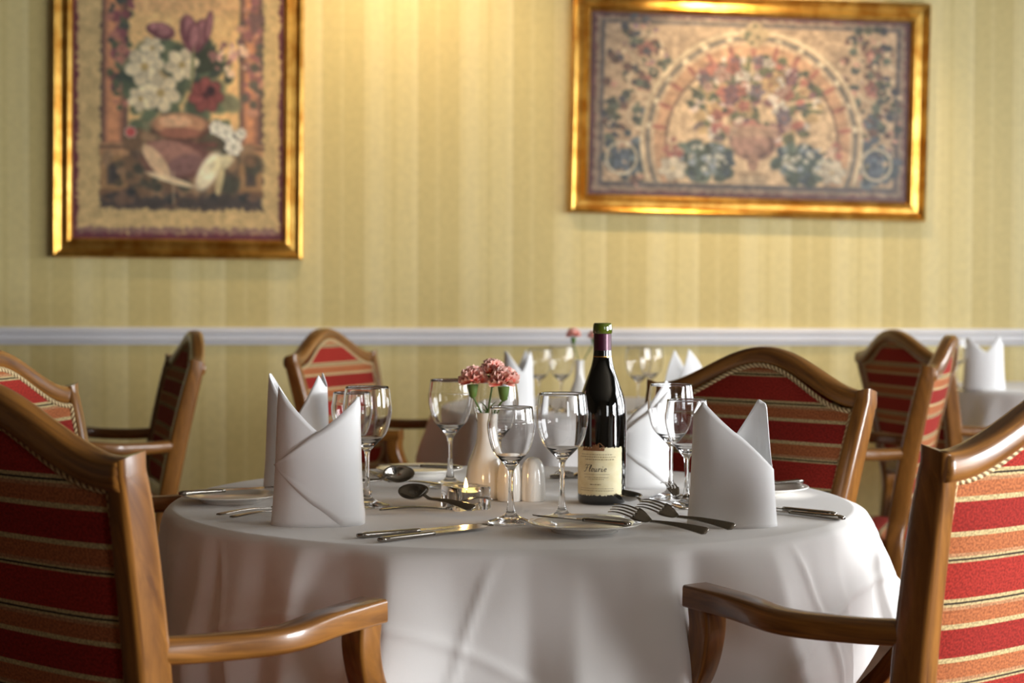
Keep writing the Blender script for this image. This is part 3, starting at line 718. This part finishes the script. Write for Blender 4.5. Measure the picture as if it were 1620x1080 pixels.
def label_mat():
    m, nt, bb = new_mat('cream_label_paper'); tc = N(nt, 'ShaderNodeTexCoord'); n1 = N(nt, 'ShaderNodeTexNoise', Scale=70, Detail=3)
    nt.links.new(tc.outputs['Object'], n1.inputs['Vector']); r = ramp(nt, [(.3, lin((226, 212, 166))), (.7, lin((240, 230, 194)))])
    nt.links.new(n1.outputs['Fac'], r.inputs['Fac']); nt.links.new(r.outputs['Color'], bb.inputs['Base Color']); bb.inputs['Roughness'].default_value = .7; return m
b.grid(rows); lab = b.build('paper_label', label_mat(), bt); lab['label'] = 'cream paper label with deckled edges'
def strokes(b, lines, w, off):                # polylines in label space: x metres along the label from its centre, z height
    for pts in lines:
        P = cr_spline([(x, z, 0) for x, z in pts], 5) if len(pts) > 2 else [np.array((x, z, 0)) for x, z in pts]
        row = []
        for i, p in enumerate(P):
            q = P[min(i + 1, len(P) - 1)] - P[max(i - 1, 0)]; q = q/(np.linalg.norm(q) + 1e-9)
            ww = w*(.45 + .55*abs(q[1]))
            nrm = np.array((-q[1], q[0], 0))*ww/2; pa, pb = p + nrm, p - nrm
            row.append([on_bottle(LCA + math.degrees(v[0]/BR_), v[1], off) for v in (pa, pb)])
        b.grid(row)
LCA = -13
# the word in flowing script, letter by letter (unit: x-height)
S = .0053; ZB = .0550
def L_(x, pts): return [((x + a + .26*c - 4.1)*S, ZB + c*S) for a, c in pts]
def e_(x): return L_(x, [(.02, .42), (.5, .55), (.58, .85), (.34, 1.02), (.06, .7), (.06, .28), (.32, 0), (.7, .22)])
word = [L_(0, [(.1, 1.75), (.45, 2.1), (1.1, 2.02), (1.9, 2.12)]), L_(0, [(.95, 2.0), (.85, 1.2), (.65, .35), (.3, -.1), (-.1, .08)]), L_(0, [(.4, 1.02), (1.25, 1.08)]),
        L_(1.75, [(.05, .3), (.45, 1.5), (.38, 2.05), (.16, 1.6), (.08, .4), (.24, 0), (.5, .2)]), e_(2.5),
        L_(3.5, [(.0, .95), (-.02, .3), (.2, 0), (.48, .25), (.6, .95)]), L_(3.5, [(.6, .95), (.56, .25), (.74, 0), (.95, .2)]),
        L_(4.8, [(.0, .98), (.02, .5), (.0, 0)]), L_(4.8, [(.02, .55), (.3, .95), (.62, .9)]),
        L_(5.75, [(.02, .95), (-.02, .25), (.16, 0), (.4, .2)]), L_(5.75, [(.02, 1.38), (.06, 1.55)]), e_(6.45)]
b = MB(); strokes(b, word, .00105, .0007); w_ = b.build('script_lettering', INK, lab); w_['label'] = 'dark flowing script reading Fleurie'
b = MB(); rg = random.Random(9)
for z, x0, x1, hgt in ((.0825, -.027, .027, .0012), (.0785, -.030, .032, .0014), (.0745, -.02, .03, .0016), (.0505, -.022, .022, .0006), (.0455, -.020, .020, .0012), (.0425, -.014, .014, .001), (.034, -.010, .008, .0016), (.0275, -.030, .030, .0008), (.024, -.03, .03, .0011)):
    x = x0
    while x < x1:
        l = rg.uniform(.0012, .004) if hgt > .0007 else .006; strokes(b, [[(x, z), (min(x1, x + l), z)]], hgt*2.2, .0006); x += l + (.0011 if hgt > .0007 else 0)
tag(b.build('small_print', PALEINK, lab), kind='stuff')
b = MB(); rg = random.Random(3)
for k in range(26):                            # engraved ornament across the label's top edge
    x = -.024 + .036*k/25; hgt = .003 + .0035*abs(math.sin(k*.9)) + (.004 if 12 < k < 20 else 0)
    strokes(b, [[(x, .0885), (x + .0008, .0885 + hgt)]], .0022, .0006)
strokes(b, [[(-.026, .0885), (.016, .0885)]], .002, .0007); strokes(b, [[(.002, .098), (.006, .101), (.011, .0965), (.015, .0935)]], .0016, .0006)
b.build('label_ornament', ORNAMENT, lab)

# ---------------------------------------------------------------- bud vases with carnations
def vase_mesh(H, rb):
    prof = [(0, .002), (rb*.8, 0), (rb*.93, .003), (rb, .018), (rb*.985, .035), (rb*.86, .060), (rb*.62, .080), (rb*.46, .098), (rb*.42, H - .014), (rb*.43, H - .003), (rb*.44, H)]
    P = [(0, .002)] + [p[:2] for p in smooth_prof(prof[1:], 5)]
    inn = [(rb*.42, H + .0004), (rb*.38, H - .001), (rb*.36, H - .014), (rb*.38, .098), (rb*.54, .08), (rb*.76, .058), (rb*.88, .03), (rb*.8, .008), (0, .006)]
    b = MB(); b.lathe(P + inn, 56); return b
def carnation(label, base, head, rad, seed, group, leaf=True):
    """stem from inside the vase to a ruffled head"""
    root = thing('carnation', label, 'flower', base, 0, group)
    base, head = Vector(base), Vector(head); d = head - base
    mid = d*.55 + Vector((-d.x*.25, -d.y*.25, .004))
    P = cr_spline([(0, 0, 0), mid, d - Vector((0, 0, rad*.9))], 8)
    b = MB(); b.tube(P, .0016, 7); b.build('stem', STEM, root)
    b = MB(); b.lathe([(0, -rad*1.1), (rad*.22, -rad*.95), (rad*.3, -rad*.55), (rad*.36, -rad*.2)], 12, d); b.build('calyx', STEM, root)
    if leaf:
        b = MB(); p0 = Vector(P[9]); rg = random.Random(seed)
        for sgn in (-1, 1):
            e = p0 + Vector((sgn*.014, -.004, .020)); q = p0 + Vector((sgn*.005, 0, .012))
            path = cr_spline([p0, q, e], 5); b.sweep(path, lambda f: .0036*(1 - f) + .0004, .0006, (0, 1, .2), .0002)
        b.build('leaf', STEM, root)
    b = MB(); rg = random.Random(seed)
    for k in range(58):
        ring = k/58; th = k*2.39996; el = (1 - ring)*1.45 + .02 - .25*ring        # elevation of petal direction
        el = max(-.35, el); r = rad*(.72 + .28*rg.random())
        dirv = Vector((math.cos(th)*math.cos(el), math.sin(th)*math.cos(el), math.sin(el)))
        side = Vector((-math.sin(th), math.cos(th), 0)); nrm = dirv.cross(side)
        side = (side*math.cos(rg.uniform(-.8, .8)) + nrm*math.sin(rg.uniform(-.8, .8))).normalized(); nrm = dirv.cross(side)
        rows = []; uv = []; w0 = rad*rg.uniform(.34, .52); ph = rg.random()*6
        for i in range(6):
            f = i/5; row = []; uu = []
            for j in range(9):
                g = -1 + 2*j/8; wv = w0*(.12 + .88*f**.8)
                ruff = rad*.10*f*f*math.sin(g*7 + ph) + rad*.06*f*math.cos(g*13 + ph)
                tip = r*f*(1 - .10*g*g*f) + (rad*.05*math.sin(j*2.7 + k) if i == 5 else 0)
                p = d + dirv*tip + side*(g*wv) + nrm*(ruff + rad*.22*f*f) ; row.append(p); uu.append((g, f*.75))
            rows.append(row); uv.append(uu)
        b.grid(rows, uv)
    b.build('bloom', PETAL, root, normals=False)
    return root
VP = on_z(768, 788)
v = vase_mesh(.143, .0335).build('bud_vase', PORCELAIN, None, (VP.x, VP.y, TZ + .0002)); tag(v, 'white bud vase of coral carnations standing on the laid table', 'vase')
def at_d(px, py, y):
    d = ray(px, py); t = y/d.y; return Vector((d.x*t, y, EYE + d.z*t))
for (px, py, dy, rad, lb) in ((748, 603, .0, .0265, 'coral carnation on the left of the bouquet in the near vase'), (797, 606, -.012, .0285, 'coral carnation on the right of the bouquet in the near vase'), (779, 589, .014, .024, 'coral carnation at the top of the bouquet in the near vase')):
    sg = -1 if px < 760 else (1 if px > 790 else 0)
    carnation(lb, (VP.x + sg*-.006, VP.y, TZ + .03), at_d(px, py, VP.y + dy), rad, px, 'carnations in the near vase')
V2 = Vector((at_d(917, 600, 4.98).x, 4.98, TZ))
v2 = v.copy(); v2.data = vase_mesh(.15, .0285).bm and v.data; C.objects.link(v2); v2.location = V2 + Vector((0, 0, .0002)); v2.scale = (.92, .92, 1.05)
tag(v2, 'blurred pale bud vase on the middle background table, left of the bottle neck', 'vase')
carnation('orange carnation left of the bottle neck, in the background vase', V2 + Vector((.004, 0, .03)), at_d(907, 531, 4.97), .024, 5, 'carnations in the background vase', False)
carnation('orange carnation partly behind the bottle neck, in the background vase', V2 + Vector((-.004, 0, .03)), at_d(939, 533, 4.99), .020, 6, 'carnations in the background vase', False)

# ---------------------------------------------------------------- salt and pepper, tealight
sprof = [(0, .001), (.0185, 0), (.020, .002), (.0212, .015), (.0208, .035), (.0190, .052), (.0155, .063), (.009, .070), (0, .0725)]
sh = thing('condiment_shaker', '', 'shaker')
b = MB(); b.lathe([sprof[0]] + [p[:2] for p in smooth_prof(sprof[1:], 5)], 40); b.build('body', PORCELAIN, sh)
b = MB()
for k in range(5):
    a = 2*PI*k/5; b.lathe([(0, .0712), (.0009, .0710), (.0009, .0700)], 8, (.006*math.cos(a), .006*math.sin(a), 0))
b.build('pouring_holes', INK, sh)
for i, (px, lb) in enumerate(((843, 'white porcelain shaker between the two front wine glasses'), (806, 'white porcelain shaker hidden behind the smaller front glass stem'))):
    p = on_z(px, 792); place(sh, i == 0, lb, (p.x, p.y, TZ + .0002), group='salt and pepper set')

TP = on_z(737, 804)
hb = MB(); q = .031
ol = rrect(2*q, 2*q, .006, 4)
out = [[(x, y, z) for x, y in ol] for z in (0, .002, .034, .036)]
out[0] = [(x*.96, y*.96, 0) for x, y in ol]; out[3] = [(x*.97, y*.97, .036) for x, y in ol]
V = hb.grid(out, wrap_u=True, smooth=True); hb.face(V[0][::-1])
n_ = len(ol); cir = lambda r, z: [(r*math.cos(math.atan2(y, x)), r*math.sin(math.atan2(y, x)), z) for x, y in ol]
V2_ = hb.grid([cir(.0225, .036), cir(.0222, .034), cir(.0215, .012), cir(.019, .010)], wrap_u=True); hb.face(V2_[-1])
for k in range(n_): hb.face((V[3][k], V[3][(k+1) % n_], V2_[0][(k+1) % n_], V2_[0][k]))
holder = hb.build('candle_holder', GLASS, None, (TP.x, TP.y, TZ + .0003), R(28), sharp=35)
tag(holder, 'square clear glass candle holder in front of the bud vase', 'candle holder')
tl = thing('tealight', 'lit tealight burning inside the glass holder', 'candle', (TP.x, TP.y, TZ + .0106))
b = MB(); b.lathe([(0, 0), (.0185, 0), (.0188, .001), (.0190, .016), (.0194, .0165), (.0186, .0163), (.0183, .002), (0, .0015)], 40); b.build('cup', ALU, tl)
WAX = simple('candle_wax', (250, 232, 200), .4, Subsurface_Weight=.6); 
b = MB(); b.lathe([(0, .0016), (.0182, .0018), (.0182, .0135), (.016, .0125), (.006, .012), (0, .012)], 40); b.build('wax', WAX, tl)
b = MB(); b.tube([(0, 0, .011), (.0003, 0, .015), (.001, 0, .018)], .0006, 6); b.build('wick', INK, tl)
FL = bpy.data.materials.new('candle_flame'); FL.use_nodes = True; nt = FL.node_tree; nt.nodes.clear()
e = N(nt, 'ShaderNodeEmission', Strength=14); e.inputs['Color'].default_value = (1, .62, .22, 1); o_ = nt.nodes.new('ShaderNodeOutputMaterial'); nt.links.new(e.outputs[0], o_.inputs[0])
b = MB(); b.lathe([(0, .015), (.0022, .017), (.0034, .021), (.0033, .025), (.0022, .031), (.0009, .036), (0, .0385)], 16); b.build('flame', FL, tl)

# ---------------------------------------------------------------- side plates and cutlery
pprof = [(0, .003), (.040, .003), (.044, 0), (.048, 0), (.049, .003), (.055, .0055), (.072, .0105), (.0815, .0125), (.0825, .0135), (.0815, .0145), (.072, .0128), (.056, .0080), (.05, .0062), (0, .006)]
pl = None
b = MB(); b.lathe(pprof, 72); pl = b.build('side_plate', PORCELAIN); pl['category'] = 'plate'
PL = [((925, 840), 'white side plate at the front edge of the table, below the bottle'), ((366, 794), 'white side plate at the left edge of the table, left of the napkins'),
      ((664, 751), 'white side plate at the back of the table, behind the spoons'), ((1203, 781), 'white side plate half hidden behind the nearest right napkin')]
PP = []
for i, (p, lb) in enumerate(PL):
    q = on_z(*p); PP.append(q); place(pl, i == 0, lb, (q.x, q.y, TZ + .0003), group='side plates on the laid table')

def make_knife(L, nm, cat='knife'):
    root = thing(nm, '', cat); h = L*.46
    b = MB(); P = [(x, 0, 0) for x in np.linspace(0, h, 14)]
    b.sweep(P, lambda f: .0125 - .003*f if f > .04 else .009, lambda f: .0078 - .002*f if f > .04 else .005, (0, 0, 1), .0028); b.build('handle', STEEL, root)
    b = MB(); up, dn = [], []; n = 24; bl = L - h
    for k in range(n + 1):
        f = k/n; x = h + bl*f
        hi = .0062 if f < .05 else .0075
        tipf = max(0, (f - .72)/.28); hi *= math.sqrt(max(0.0008, 1 - tipf**2.4)) ; lo = -.0065 - .002*math.sin(PI*f) + .013*tipf**2
        lo = min(lo, hi - .0006)
        up.append((x, hi)); dn.append((x, lo))
    rows = []
    for (x, hi), (_, lo) in zip(up, dn): rows.append([(x, hi, .0011), (x, lo, .0002), (x, lo, -.0002), (x, hi, -.0011)])
    V = b.grid(rows, wrap_u=True, smooth=False); b.face(V[0][::-1]); b.face(V[-1])
    b.build('blade', STEEL, root); return root
def prof_z(f):                                 # side profile shared by forks and spoons: arched handle, dipped neck
    return .004 + .012*max(0, (f - .45)/.55)**1.3*0 + .010*math.sin(PI*min(1, f/.62))*.35 + (.0 if f < .62 else .017*math.sin(PI*(f - .62)/.38*.7))
def make_fork(L, nm='fork', w=.027):
    root = thing(nm, '', 'fork'); b = MB()
    hl = L*.60
    P = [(x, 0, prof_z(x/L)) for x in np.linspace(0, hl, 22)]
    b.sweep(P, lambda f: .0125*(1 - f)**1.4 + .0055 if f > .03 else .011, .0024, (0, 0, 1), .001); b.build('handle', STEEL, root)
    b = MB(); sh_ = L*.15; rows = []
    for k in range(9):
        f = k/8; x = hl - .002 + sh_*f; ww = .0055 + (w - .0055)*math.sin(PI/2*f)
        rows.append([(x, ww/2*s, prof_z(x/L) + z + .0012*abs(s)) for s, z in ((-1, 0), (-.4, -.0004), (.4, -.0004), (1, 0))] + [(x, ww/2*s, prof_z(x/L) + z + .0012*abs(s)) for s, z in ((1, .0016), (.4, .0012), (-.4, .0012), (-1, .0016))])
    V = b.grid(rows, wrap_u=True); b.face(V[0][::-1]); b.face(V[-1])
    x0 = hl + sh_ - .004
    for j in range(4):
        y = (-1.5 + j)*w/4.05
        P = [(x, y*(1 - .06*((x - x0)/(L - x0))), prof_z(x/L) + .0012) for x in np.linspace(x0, L, 10)]
        b.sweep(P, lambda f: .0034*(1 - .45*f), lambda f: .002*(1 - .4*f), (0, 0, 1), .0006)
    b.build('tines', STEEL, root); return root
def make_spoon(L, nm='spoon', bw=.041):
    root = thing(nm, '', 'spoon'); b = MB(); bl = .062; hl = L - bl
    P = [(x, 0, prof_z(x/L)) for x in np.linspace(0, hl + .004, 24)]
    b.sweep(P, lambda f: .0125*(1 - f)**1.4 + .0055 if f > .03 else .011, .0024, (0, 0, 1), .001); b.build('handle', STEEL, root)
    b = MB(); rows = []
    zr = prof_z(hl/L)
    def rim(a):
        x = math.cos(a); return (hl + bl/2 + bl/2*x, bw/2*math.sin(a)*(1 - .12*x))
    for i in range(9):
        q = 1 - i/8; row = []
        for k in range(40):
            x, y = rim(2*PI*k/40); cx = hl + bl/2
            row.append((cx + (x - cx)*q, y*q, zr + .0015 - .010*(1 - q*q) + .006*(x - hl)/bl*q))
        rows.append(row)
    V = b.grid(rows, wrap_u=True); b.face(V[-1])
    o = b.build('bowl', STEEL, root); so = o.modifiers.new('thickness', 'SOLIDIFY'); so.thickness = .0012; so.offset = 0
    return root
knife = make_knife(.215, 'table_knife'); butter = make_knife(.17, 'butter_knife'); fork = make_fork(.205); spoon = make_spoon(.185, 'dessert_spoon'); dfork = make_fork(.175, 'dessert_fork', .021)
used = set()
def lay(proto, p0, p1, lb, group, lift=.0045, tilt=0, roll=0):
    """handle end at photo point p0, pointing to p1, lying on the cloth"""
    a, c = on_z(*p0), on_z(*p1); d = c - a
    first = proto.name not in used; used.add(proto.name)
    o = place(proto, first, lb, (a.x, a.y, TZ + lift), (0, 0, 0), group)
    o.rotation_mode = 'XYZ'; o.rotation_euler = (roll, -tilt, math.atan2(d.y, d.x)); return o
GK, GF, GS, GB = 'table knives on the cloth', 'forks on the cloth', 'dessert cutlery on the cloth', 'butter knives on the side plates'
lay(knife, (566, 852), (748, 836), 'table knife at the front left, the farther of the two beside the napkin', GK)
lay(knife, (600, 859), (770, 837), 'table knife at the front left, nearest of the two to the table edge', GK)
lay(knife, (1335, 824), (1180, 806), 'table knife to the right of the nearest right napkin, nearest the edge', GK)
lay(knife, (1322, 818), (1170, 800), 'table knife to the right of the nearest right napkin, just behind its neighbour', GK)
lay(fork, (1120, 855), (972, 834), 'fork at the front right, nearer one pointing at the bottle', GF, lift=.010, roll=R(-36), tilt=R(2)).scale = (.86, .86, .86)
lay(fork, (1162, 850), (978, 823), 'fork at the front right, longer reaching one just behind the nearer fork', GF, lift=.012, roll=R(-36), tilt=R(2)).scale = (.88, .88, .88)
lay(fork, (345, 822), (480, 806), 'fork left of the nearest left napkin, only its handle end showing', GF)
lay(fork, (366, 826), (490, 812), 'fork in front of the left side plate, handle end nearer the edge', GF)
lay(spoon, (750, 818), (645, 800), 'dessert spoon in front of the tealight, bowl to the left', GS, lift=.010, roll=R(-26), tilt=R(2))
lay(dfork, (600, 813), (752, 812), 'dessert fork crossing under the spoon in front of the tealight', GS, lift=.003)
lay(spoon, (515, 786), (637, 774), 'dessert spoon with upturned bowl right of the left wine glasses', GS, lift=.014, roll=R(38), tilt=R(2))
lay(dfork, (700, 774), (585, 768), 'dessert fork lying at the back behind the left spoon bowl', GS)
lay(dfork, (1100, 806), (1020, 772), 'dessert fork beside the right pair of wine glasses', GS)
lay(spoon, (1085, 815), (985, 797), 'dessert spoon just right of the bottle base', GS, lift=.006)
lay(fork, (930, 752), (862, 775), 'fork at the back between the glasses and the bottle', GF)
lay(knife, (870, 757), (985, 757), 'table knife at the back behind the wine bottle', GK)
def butter_on(i, p0, p1, lb):
    a, c = on_z(*p0, TZ + .015), on_z(*p1, TZ + .015); d = (c - a); ln = .085
    m = PP[i]; d.normalize(); off = Vector((-d.y, d.x, 0))*.012
    first = butter.name not in used; used.add(butter.name)
    o = place(butter, first, lb, (m.x - d.x*ln + off.x, m.y - d.y*ln + off.y, TZ + .0185), (0, 0, math.atan2(d.y, d.x)), GB)
butter_on(0, (978, 848), (828, 832), 'butter knife across the front side plate')
butter_on(1, (287, 796), (432, 786), 'butter knife across the left side plate')
butter_on(2, (760, 748), (638, 743), 'butter knife across the back side plate')
butter_on(3, (1266, 772), (1140, 782), 'butter knife across the right side plate')

# ---------------------------------------------------------------- laid background tables
def far(px, y): return Vector((at_d(px, 600, y).x, y, TZ + .0003))
G2 = 'folded napkins on the background tables'
napkin('blurred white napkin on the background table left of the bottle', far(820, 4.86), R(20), .042, .034, [(-1, .182), (.0, .12), (.7, .182), (1, .15)], [(-1, .182), (0, .11), (.7, .184), (1, .15)], group=G2)
napkin('blurred white pyramid napkin beside the big arched chair back', far(1086, 4.9), R(30), .062, .05, [(-1, .06), (-.25, .19), (1, .07)], [(-1, .06), (-.25, .185), (1, .07)], group=G2)
napkin('blurred bright napkin at the right edge before the wall rail', far(1556, 6.2), R(-10), .068, .045, [(-1, .185), (-.85, .195), (.05, .14), (.75, .2), (1, .17)], [(-1, .185), (-.85, .19), (.1, .12), (.75, .2), (1, .17)], group=G2)
for i, (px, y, s, lb) in enumerate(((888, 4.9, 1, 'blurred wine glass right of the background napkin'), (853, 5.0, .95, 'blurred wine glass between the background napkin and vase'),
        (1010, 4.84, 1, 'blurred wine glass right of the bottle, in front of the rail'), (1030, 5.14, .95, 'blurred wine glass beside the pyramid napkin'), (1514, 6.12, 1, 'blurred wine glass left of the bright napkin at the right edge'))):
    o = big.copy(); C.objects.link(o); o.location = far(px, y); o.scale = (s, s, s); tag(o, lb, 'glass', 'wine glasses on the background tables')

# ---------------------------------------------------------------- light
def area(name, loc, rot, sx, sy, power, col):
    l = bpy.data.lights.new(name, 'AREA'); l.shape = 'RECTANGLE'; l.size = sx; l.size_y = sy; l.energy = power; l.color = col
    o = bpy.data.objects.new(name, l); C.objects.link(o); o.location = loc; o.rotation_euler = rot; return o
DAY = (.955, .98, 1)
for i, (a, c, WZ0, WZ1) in enumerate(WINS):
    area('window_daylight', (X1 + .16, (a + c)/2, (WZ0 + WZ1)/2), (0, R(90), 0), WZ1 - WZ0 - .05, c - a - .05, (300, 84, 60)[i], DAY)
area('window_daylight', ((FW[0] + FW[1])/2, Y0 - .12, 1.55), (R(90), 0, 0), 1.04, 1.24, 28, DAY)
def spot(name, loc, target, power, size, col=(1, .72, .42)):
    l = bpy.data.lights.new(name, 'SPOT'); l.energy = power; l.spot_size = R(size); l.spot_blend = .8; l.color = col; l.shadow_soft_size = .05
    o = bpy.data.objects.new(name, l); C.objects.link(o); o.location = loc
    o.rotation_euler = (Vector(target) - Vector(loc)).to_track_quat('-Z', 'Y').to_euler(); return o
spot('ceiling_spotlight', (1.0, 6.2, 2.7), (1.05, 6.95, 1.95), 55, 80)
spot('ceiling_spotlight', (-.4, 6.1, 2.7), (-.4, 6.9, 1.7), 34, 110)
pt_ = bpy.data.lights.new('candle_light', 'POINT'); pt_.energy = .12; pt_.color = (1, .55, .2); pt_.shadow_soft_size = .006
po = bpy.data.objects.new('candle_light', pt_); C.objects.link(po); po.location = (TP.x, TP.y, TZ + .052)
w = bpy.data.worlds.new('world'); bpy.context.scene.world = w; w.use_nodes = True
w.node_tree.nodes['Background'].inputs[0].default_value = (.9, .95, 1, 1); w.node_tree.nodes['Background'].inputs[1].default_value = .6

sc = bpy.context.scene
sc.view_settings.view_transform = 'Standard'; sc.view_settings.look = 'None'; sc.view_settings.gamma = 1; sc.view_settings.exposure = 0.24
sc.view_settings.use_curve_mapping = False
try:
    sc.cycles.use_denoising = True; sc.cycles.max_bounces = 14; sc.cycles.transmission_bounces = 12; sc.cycles.diffuse_bounces = 5; sc.cycles.sample_clamp_indirect = 8; sc.cycles.caustics_reflective = True; sc.cycles.caustics_refractive = True
except Exception: pass
